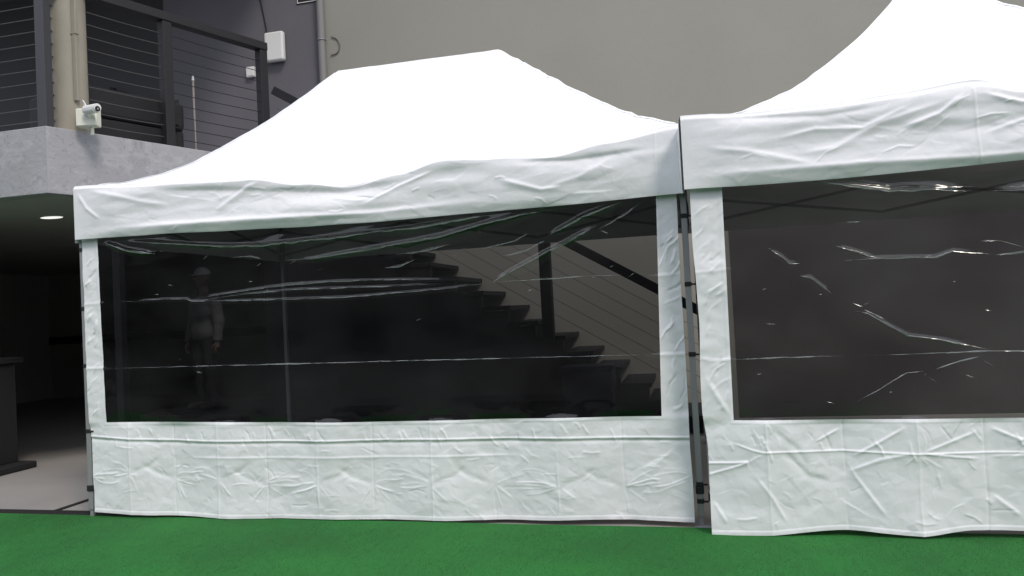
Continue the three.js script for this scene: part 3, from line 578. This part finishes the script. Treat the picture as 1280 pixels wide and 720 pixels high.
// -------- the square tent
{
  const X = 4.5, o = p => p.map(([x, y]) => [x - X, y]);
  const xs = [0.383, 0.807, 1.189, 1.532, 1.95, 2.35, 2.75];
  const low = [
    wrinkle([[0.0, 0.42], [0.2, 0.425], [0.28, 0.432]], 0.0060, 0.0078, 0.05), wrinkle([[0.04, 0.35], [0.2, 0.40], [0.28, 0.43]], 0.0055, 0.0091, 0.08), wrinkle([[0.2, 0.54], [0.3, 0.50], [0.36, 0.485], [0.8, 0.49], [1.19, 0.47], [1.6, 0.475], [2.9, 0.47]], 0.0050, 0.0059, 0.02),
    wrinkle([[0.65, 0.54], [0.8, 0.62]], 0.0055, 0.0091), wrinkle([[0.84, 0.45], [1.0, 0.54], [1.15, 0.63]], 0.0060, 0.0104), wrinkle([[0.8, 0.36], [1.0, 0.44], [1.18, 0.475]], 0.0055, 0.0130), wrinkle([[1.2, 0.47], [1.35, 0.53], [1.52, 0.60]], 0.0055, 0.0104), wrinkle([[1.2, 0.475], [1.4, 0.45], [1.52, 0.44]], 0.0050, 0.0078), wrinkle([[1.55, 0.62], [1.7, 0.55], [1.9, 0.49]], 0.0060, 0.0104), wrinkle([[1.55, 0.45], [1.75, 0.46], [1.9, 0.48]], 0.0055, 0.0104),
    wrinkle([[0.3, 0.36], [0.4, 0.22], [0.48, 0.06]], 0.0055, 0.0130), wrinkle([[0.82, 0.4], [0.92, 0.25], [1.02, 0.1]], 0.0055, 0.0130), wrinkle([[0.45, 0.52], [0.6, 0.35], [0.75, 0.30]], -0.0066, 0.0260), wrinkle([[0.4, 0.64], [0.55, 0.5], [0.62, 0.36]], -0.0055, 0.0260), wrinkle([[1.55, 0.25], [1.7, 0.12]], 0.0055, 0.0130), wrinkle([[0.06, 0.2], [0.14, 0.06]], 0.0050, 0.0130),
    ...radial([1.19, 0.47], 4, -2.6, -0.5, 0.08, 0.16, 0.0022), ...randomCreases(30, 0.1, 2.6, 0.53, 0.66, 0.05, 0.14, 0.0035, () => -0.9 - 0.5 * rnd()), ...randomCreases(40, 0.05, 2.7, 0.05, 0.46, 0.05, 0.16, 0.0025, () => rnd() * 3.14),
    wrinkle([[0.0, 1.055], [0.12, 1.03], [0.25, 1.035]], 0.0044, 0.0059, 0.02), wrinkle([[0.0, 1.56], [0.25, 1.57]], 0.0033, 0.0059, 0.02), ...randomCreases(18, 0.03, 0.14, 0.7, 2.0, 0.08, 0.2, 0.005, () => 0.4 + 0.9 * rnd()), wrinkle([[0.05, 0.95], [0.13, 0.80], [0.2, 0.68]], 0.0077, 0.0143),
  ];
  const L = [
    [[4.963, 1.675], [5.035, 1.622], [5.072, 1.584], [5.131, 1.58]], [[5.127, 1.508], [5.184, 1.494], [5.294, 1.395]], [[5.403, 1.291], [5.478, 1.273], [5.585, 1.198], [5.683, 1.137], [5.855, 1.106], [6.074, 1.044]], [[5.33, 1.67], [5.423, 1.633], [5.543, 1.584]], [[5.372, 1.579], [5.571, 1.583], [5.847, 1.569], [5.939, 1.598], [6.115, 1.567]], [[6.15, 1.56], [6.29, 1.569], [6.428, 1.565]], [[6.085, 1.642], [6.173, 1.638], [6.292, 1.594]], [[4.72, 1.032], [5.001, 1.037], [5.331, 1.033]], [[5.425, 1.032], [5.76, 1.03], [6.074, 1.034], [6.257, 1.025], [7.2, 1.02]], [[5.391, 0.769], [5.546, 0.856], [5.662, 0.927], [5.753, 0.93]], [[5.818, 0.942], [5.937, 0.984], [6.037, 1.004]], [[5.395, 1.799], [5.471, 1.797]], [[5.46, 1.295], [5.569, 1.235]], [[6.4, 1.4], [6.8, 1.25], [7.1, 1.1]],
  ].map(o);
  const wide = [[[5.139, 2.058], [5.37, 2.017], [5.631, 1.96], [5.87, 1.947], [6.031, 1.925]], [[6.154, 1.915], [6.311, 1.905], [6.448, 1.897], [7.1, 1.95]]].map(o);
  const specks = []; for (let i = 0; i < 22; i++) { const x = 0.35 + 2 * rnd(), y = 0.75 + 1.15 * rnd(), a = (rnd() - 0.6) * 1.2, l = 0.015 + 0.05 * rnd(); specks.push([[x, y], [x + l * Math.cos(a), y + l * Math.sin(a)]]); }
  const wv = [...wide.map(p => wrinkle(p, 0.018, 0.03, 0.2)), ...L.slice(0, 5).map(p => wrinkle(p, 0.006, 0.014))];
  const vw = [
    wrinkle([[0.5, 2.3], [0.75, 2.34], [1.0, 2.32], [1.3, 2.44]], 0.0070, 0.0150), wrinkle([[0.6, 2.2], [0.85, 2.22], [1.1, 2.34], [1.5, 2.44]], 0.0084, 0.0225), wrinkle([[0.1, 2.3], [0.4, 2.24], [0.8, 2.12]], 0.0070, 0.0225), wrinkle([[1.2, 2.30], [1.4, 2.36], [1.55, 2.47]], 0.0098, 0.0150), wrinkle([[1.58, 2.5], [1.585, 2.3], [1.59, 2.06]], 0.0042, 0.0060, 0.05), wrinkle([[1.6, 2.46], [1.8, 2.38], [2.1, 2.36]], 0.0098, 0.0150), wrinkle([[1.6, 2.22], [1.8, 2.28], [2.0, 2.30]], 0.0070, 0.0150), wrinkle([[0.2, 2.46], [0.8, 2.41], [1.2, 2.44]], -0.0084, 0.0225),
    ...randomCreases(28, 0.15, 2.9, 2.1, 2.42, 0.06, 0.22, 0.003, () => (rnd() - 0.4) * 1.2), wrinkle([[0.1, 2.13], [1.0, 2.12], [1.6, 2.10], [2.8, 2.11]], 0.0084, 0.0225),
  ];
  const st = [[0, 0], [0.458, 0.025], [0.9, 0.018], [1.2, 0.002], [1.583, -0.03], [1.834, 0.045], [2.6, 0.06], [3.56, 0]];
  const sagW = (s, LL, front) => front ? lerpPts(st, s) : 0.08 * Math.pow(Math.sin(Math.PI * s / (LL / 2)), 2);
  tent({
    name: 'folding_tent', label: 'square white folding tent with a single peak and hazy creased clear window', s: 40, x: X, z: 0.2, W: 3.56, D: 3.16, H: 2.505, R: 3.77, half: 1.58, halfX: 1.78, hb: 2.06, cells: 2, peaks: [1.78],
    expo: x => 1.75 - 0.2 * smooth(1.5, 2.1, x), sag: sagW, bot: s => 2.06 - 0.012 * Math.sin(s * 2) * smooth(0, 0.3, s), valWr: vw,
    legs: [[0.062, -0.085, 2.44, 0.0, [[1.98, -0.01], [1.42, -0.01], [1.02, -0.01], [0.27, 0]]], [3.50, -0.06, 2.44, 0.0], [0.06, -3.1, 2.44, -0.012], [3.50, -3.1, 2.44, -0.012]],
    zw: -0.03, left: y => 0.046 - 0.014 * smooth(0.6, 2, y) + 0.012 * smooth(0.5, 0.75, y) * (1 - smooth(0.8, 1.3, y)) * -1 + 0.005 * vn(y * 4, 3, 115), right: () => 3.52, hem: x => lerpPts([[0, -0.002], [0.3, 0.004], [0.8, 0.038], [1.18, 0.017], [1.46, 0.048], [1.7, 0.047], [2.2, 0.02], [3.2, 0.03]], x),
    wl: y => 0.207 + 0.011 * (y - 0.68) / 1.39, wr: () => 3.32, wb: x => 0.677 - 0.008 * x,
    relief: (x, y) => { const lp = 1 - smooth(0.64, 0.7, y); return 0.016 * fbm(x * 2, y * 2.6, 111, 3) + 0.0036 * facet(x, y * 1.1, 0.16, 221) + 0.0015 * facet(x, y * 1.2, 0.05, 231) + lp * fold(x, y, xs, 0.005, 0.007) + lp * 0.012 * Math.asin(0.985 * Math.cos((x - 0.383) / 0.4 * Math.PI)) + ridge(low, x, y); },
    pane: M.hazyVinyl, vinyl: (x, y) => { const e = Math.max(0, Math.min(1, (x - 0.2) * 6, (3.34 - x) * 6, (y - 0.66) * 6)); return e * (0.014 * fbm(x * 1.2, y * 1.5, 117, 2) + 0.02 * smooth(1.6, 2.1, y) * fbm(x * 1.5, y * 7, 119, 2) + ridge(wv, x, y)); },
    creases: [...wide.map(p => [0.006, 0.003, M.crease, p]), ...wide.map(p => [0.004, 0.002, M.crease, p.map(([x, y]) => [x + 0.02, y + 0.02])]), ...L.map((p, i) => [i === 7 || i === 8 ? 0.0022 : 0.003, 0.002, M.crease, p]), ...specks.map((p, i) => [0.0018, 0.0015, i % 3 ? M.faintCrease : M.crease, p])],
  });
}

// ---------------------------------------------------------------- person in the hall
{
  const smin = (a, b, k) => { const h = clamp(0.5 + 0.5 * (b - a) / k); return b + (a - b) * h - k * h * (1 - h); };
  const cap = (p, a, b, ra, rb, sx = 1) => { const bax = b[0] - a[0], bay = b[1] - a[1], baz = b[2] - a[2], pax = (p[0] - a[0]), pay = p[1] - a[1], paz = p[2] - a[2]; const t = clamp((pax * bax + pay * bay + paz * baz) / (bax * bax + bay * bay + baz * baz)); const dx = (pax - bax * t) * sx, dy = pay - bay * t, dz = paz - baz * t; return Math.hypot(dx, dy, dz) - (ra + (rb - ra) * t); };
  function mesh(f, c, r, res) {
    const mc = new MarchingCubes(res, new THREE.MeshBasicMaterial(), false, false, 120000); mc.isolation = 0;
    const h = res / 2; for (let k = 0; k < res; k++) for (let j = 0; j < res; j++) for (let i = 0; i < res; i++) mc.field[i + j * res + k * res * res] = -f([c[0] + r * (i - h) / h, c[1] + r * (j - h) / h, c[2] + r * (k - h) / h]);
    mc.update(); const g = new THREE.BufferGeometry(); g.setAttribute('position', new THREE.BufferAttribute(mc.positionArray.slice(0, mc.count * 3), 3));
    g.scale(r, r, r); g.translate(...c); const w = mergeVertices(g, 1e-5); w.computeVertexNormals(); return w.toNonIndexed();
  }
  const seg = list => p => { let d = 9; for (const [a, b, ra, rb, k] of list) d = smin(d, cap(p, a, b, ra, rb), k ?? 0.03); return d; };
  // joints: facing +z; arms hanging slightly out, head turned
  const body = [
    [[0, 1.36, 0], [0, 1.50, 0.015], 0.055, 0.052], [[-0.06, 1.22, 0], [0.06, 1.22, 0], 0.125, 0.125, 0.06], [[-0.05, 0.95, 0], [0.05, 0.95, 0], 0.125, 0.125, 0.08], [[-0.16, 1.36, -0.01], [0.16, 1.36, -0.01], 0.06, 0.06, 0.08],
    [[-0.09, 0.9, 0], [-0.11, 0.48, 0.02], 0.088, 0.056], [[-0.11, 0.48, 0.02], [-0.12, 0.09, -0.01], 0.056, 0.038], [[0.09, 0.9, 0], [0.11, 0.48, 0.02], 0.088, 0.056], [[0.11, 0.48, 0.02], [0.12, 0.09, -0.01], 0.056, 0.038],
    [[-0.12, 0.05, -0.03], [-0.14, 0.035, 0.15], 0.042, 0.035], [[0.12, 0.05, -0.03], [0.14, 0.035, 0.15], 0.042, 0.035],
  ];
  const arms = s => [[[0.19 * s, 1.35, -0.01], [0.26 * s, 1.08, -0.01], 0.052, 0.042], [[0.26 * s, 1.08, -0.01], [0.29 * s, 0.84, 0.04], 0.042, 0.028]];
  const hand = s => { const w = [0.29 * s, 0.84, 0.04], P = [[w, [0.295 * s, 0.765, 0.05], 0.027, 0.030, 0.02]]; for (let k = 0; k < 4; k++) { const z = 0.022 + 0.019 * k, l = [0.062, 0.074, 0.07, 0.052][3 - k]; P.push([[0.295 * s, 0.765, z], [0.293 * s, 0.765 - l * 0.55, z + 0.004], 0.0095, 0.009, 0.006], [[0.293 * s, 0.765 - l * 0.55, z + 0.004], [0.278 * s, 0.765 - l, z + 0.006], 0.009, 0.008, 0.004]); } P.push([[0.288 * s, 0.815, 0.065], [0.274 * s, 0.775, 0.098], 0.012, 0.010, 0.008], [[0.274 * s, 0.775, 0.098], [0.266 * s, 0.745, 0.10], 0.010, 0.008, 0.004]); return P; };
  const head = p => {
    const q = [p[0] / 0.082, (p[1] - 1.63) / 0.115, (p[2] - 0.02) / 0.098]; let d = (Math.hypot(...q) - 1) * 0.085;
    d = smin(d, cap(p, [0, 1.55, 0.055], [0, 1.535, 0.07], 0.045, 0.035), 0.03); d = smin(d, cap(p, [0, 1.5, 0.01], [0, 1.42, 0], 0.053, 0.055), 0.02);
    d = smin(d, cap(p, [0, 1.64, 0.115], [0, 1.60, 0.135], 0.010, 0.017), 0.01); for (const s of [-1, 1]) { d = smin(d, cap(p, [0.082 * s, 1.645, 0.01], [0.084 * s, 1.60, 0.015], 0.016, 0.012), 0.008); d = -smin(-d, Math.hypot(p[0] - 0.034 * s, p[1] - 1.645, p[2] - 0.128) - 0.014, 0.01); d = smin(d, Math.hypot(p[0] - 0.034 * s, p[1] - 1.643, p[2] - 0.100) - 0.013, 0.003); }
    d = smin(d, cap(p, [-0.02, 1.557, 0.108], [0.02, 1.557, 0.108], 0.007, 0.007), 0.006); return d;
  };
  const full = seg([...body, ...arms(1), ...arms(-1)]);
  const t = thing('person', 'person in pale grey cap and grey long sleeved top standing in the dark hall', 'person', [-1.2, 0.34, -3.25]);
  t.rotation.y = -0.35; t.scale.setScalar(0.965); t.position.y = 0.395;
  const skin = std([0.09, 0.055, 0.04], 0.6);
  obj('body', [mesh(full, [0, 0.8, 0], 0.82, 110), mesh(head, [0, 1.58, 0.02], 0.2, 60), mesh(seg(hand(1)), [0.28, 0.77, 0.05], 0.11, 56), mesh(seg(hand(-1)), [-0.28, 0.77, 0.05], 0.11, 56)], skin, t);
  const top = seg([...body.slice(1, 4), ...arms(1), ...arms(-1)]);
  obj('long_sleeved_top', [mesh(p => Math.max(top(p) - 0.024 - 0.004 * vn(p[1] * 22 + p[0] * 8, p[2] * 14 + p[0] * 9, 121), 0.86 - p[1] - (Math.abs(p[0]) > 0.2 ? 0.02 : 0), p[1] - 1.435), [0, 1.12, 0], 0.46, 90)], std([0.07, 0.07, 0.075], 0.9), t);
  const pants = seg(body.slice(2, 8).filter((q, i) => i !== 1));
  obj('trousers', [mesh(p => Math.max(pants(p) - 0.012, 0.09 - p[1], p[1] - 0.93), [0, 0.55, 0], 0.52, 80)], std([0.012, 0.012, 0.014], 0.9), t);
  obj('shoe', [mesh(p => Math.max(seg(body.slice(8))(p) - 0.012, -p[1]), [0, 0.12, 0.05], 0.24, 60)], M.black, t);
  const capm = obj('cap', [mesh(p => Math.max((Math.hypot(p[0] / 0.093, (p[1] - 1.655) / 0.107, (p[2] - 0.012) / 0.108) - 1) * 0.09, 1.665 - p[1] - 0.1 * (p[2])), [0, 1.7, 0.02], 0.16, 50)], std([0.34, 0.34, 0.34], 0.9), t);
  obj('brim', [sheet(16, 6, (u, v) => { const a = Math.PI * u, r = 0.092 + 0.07 * v * Math.sin(a); return [Math.cos(a) * r * 0.98, 1.675 - 0.02 * v * Math.sin(a) - 0.012 * Math.pow(Math.cos(a), 2), 0.012 + Math.sin(a) * r * 1.15]; })], capm.material, capm);
}


renderer.render(scene, camera);
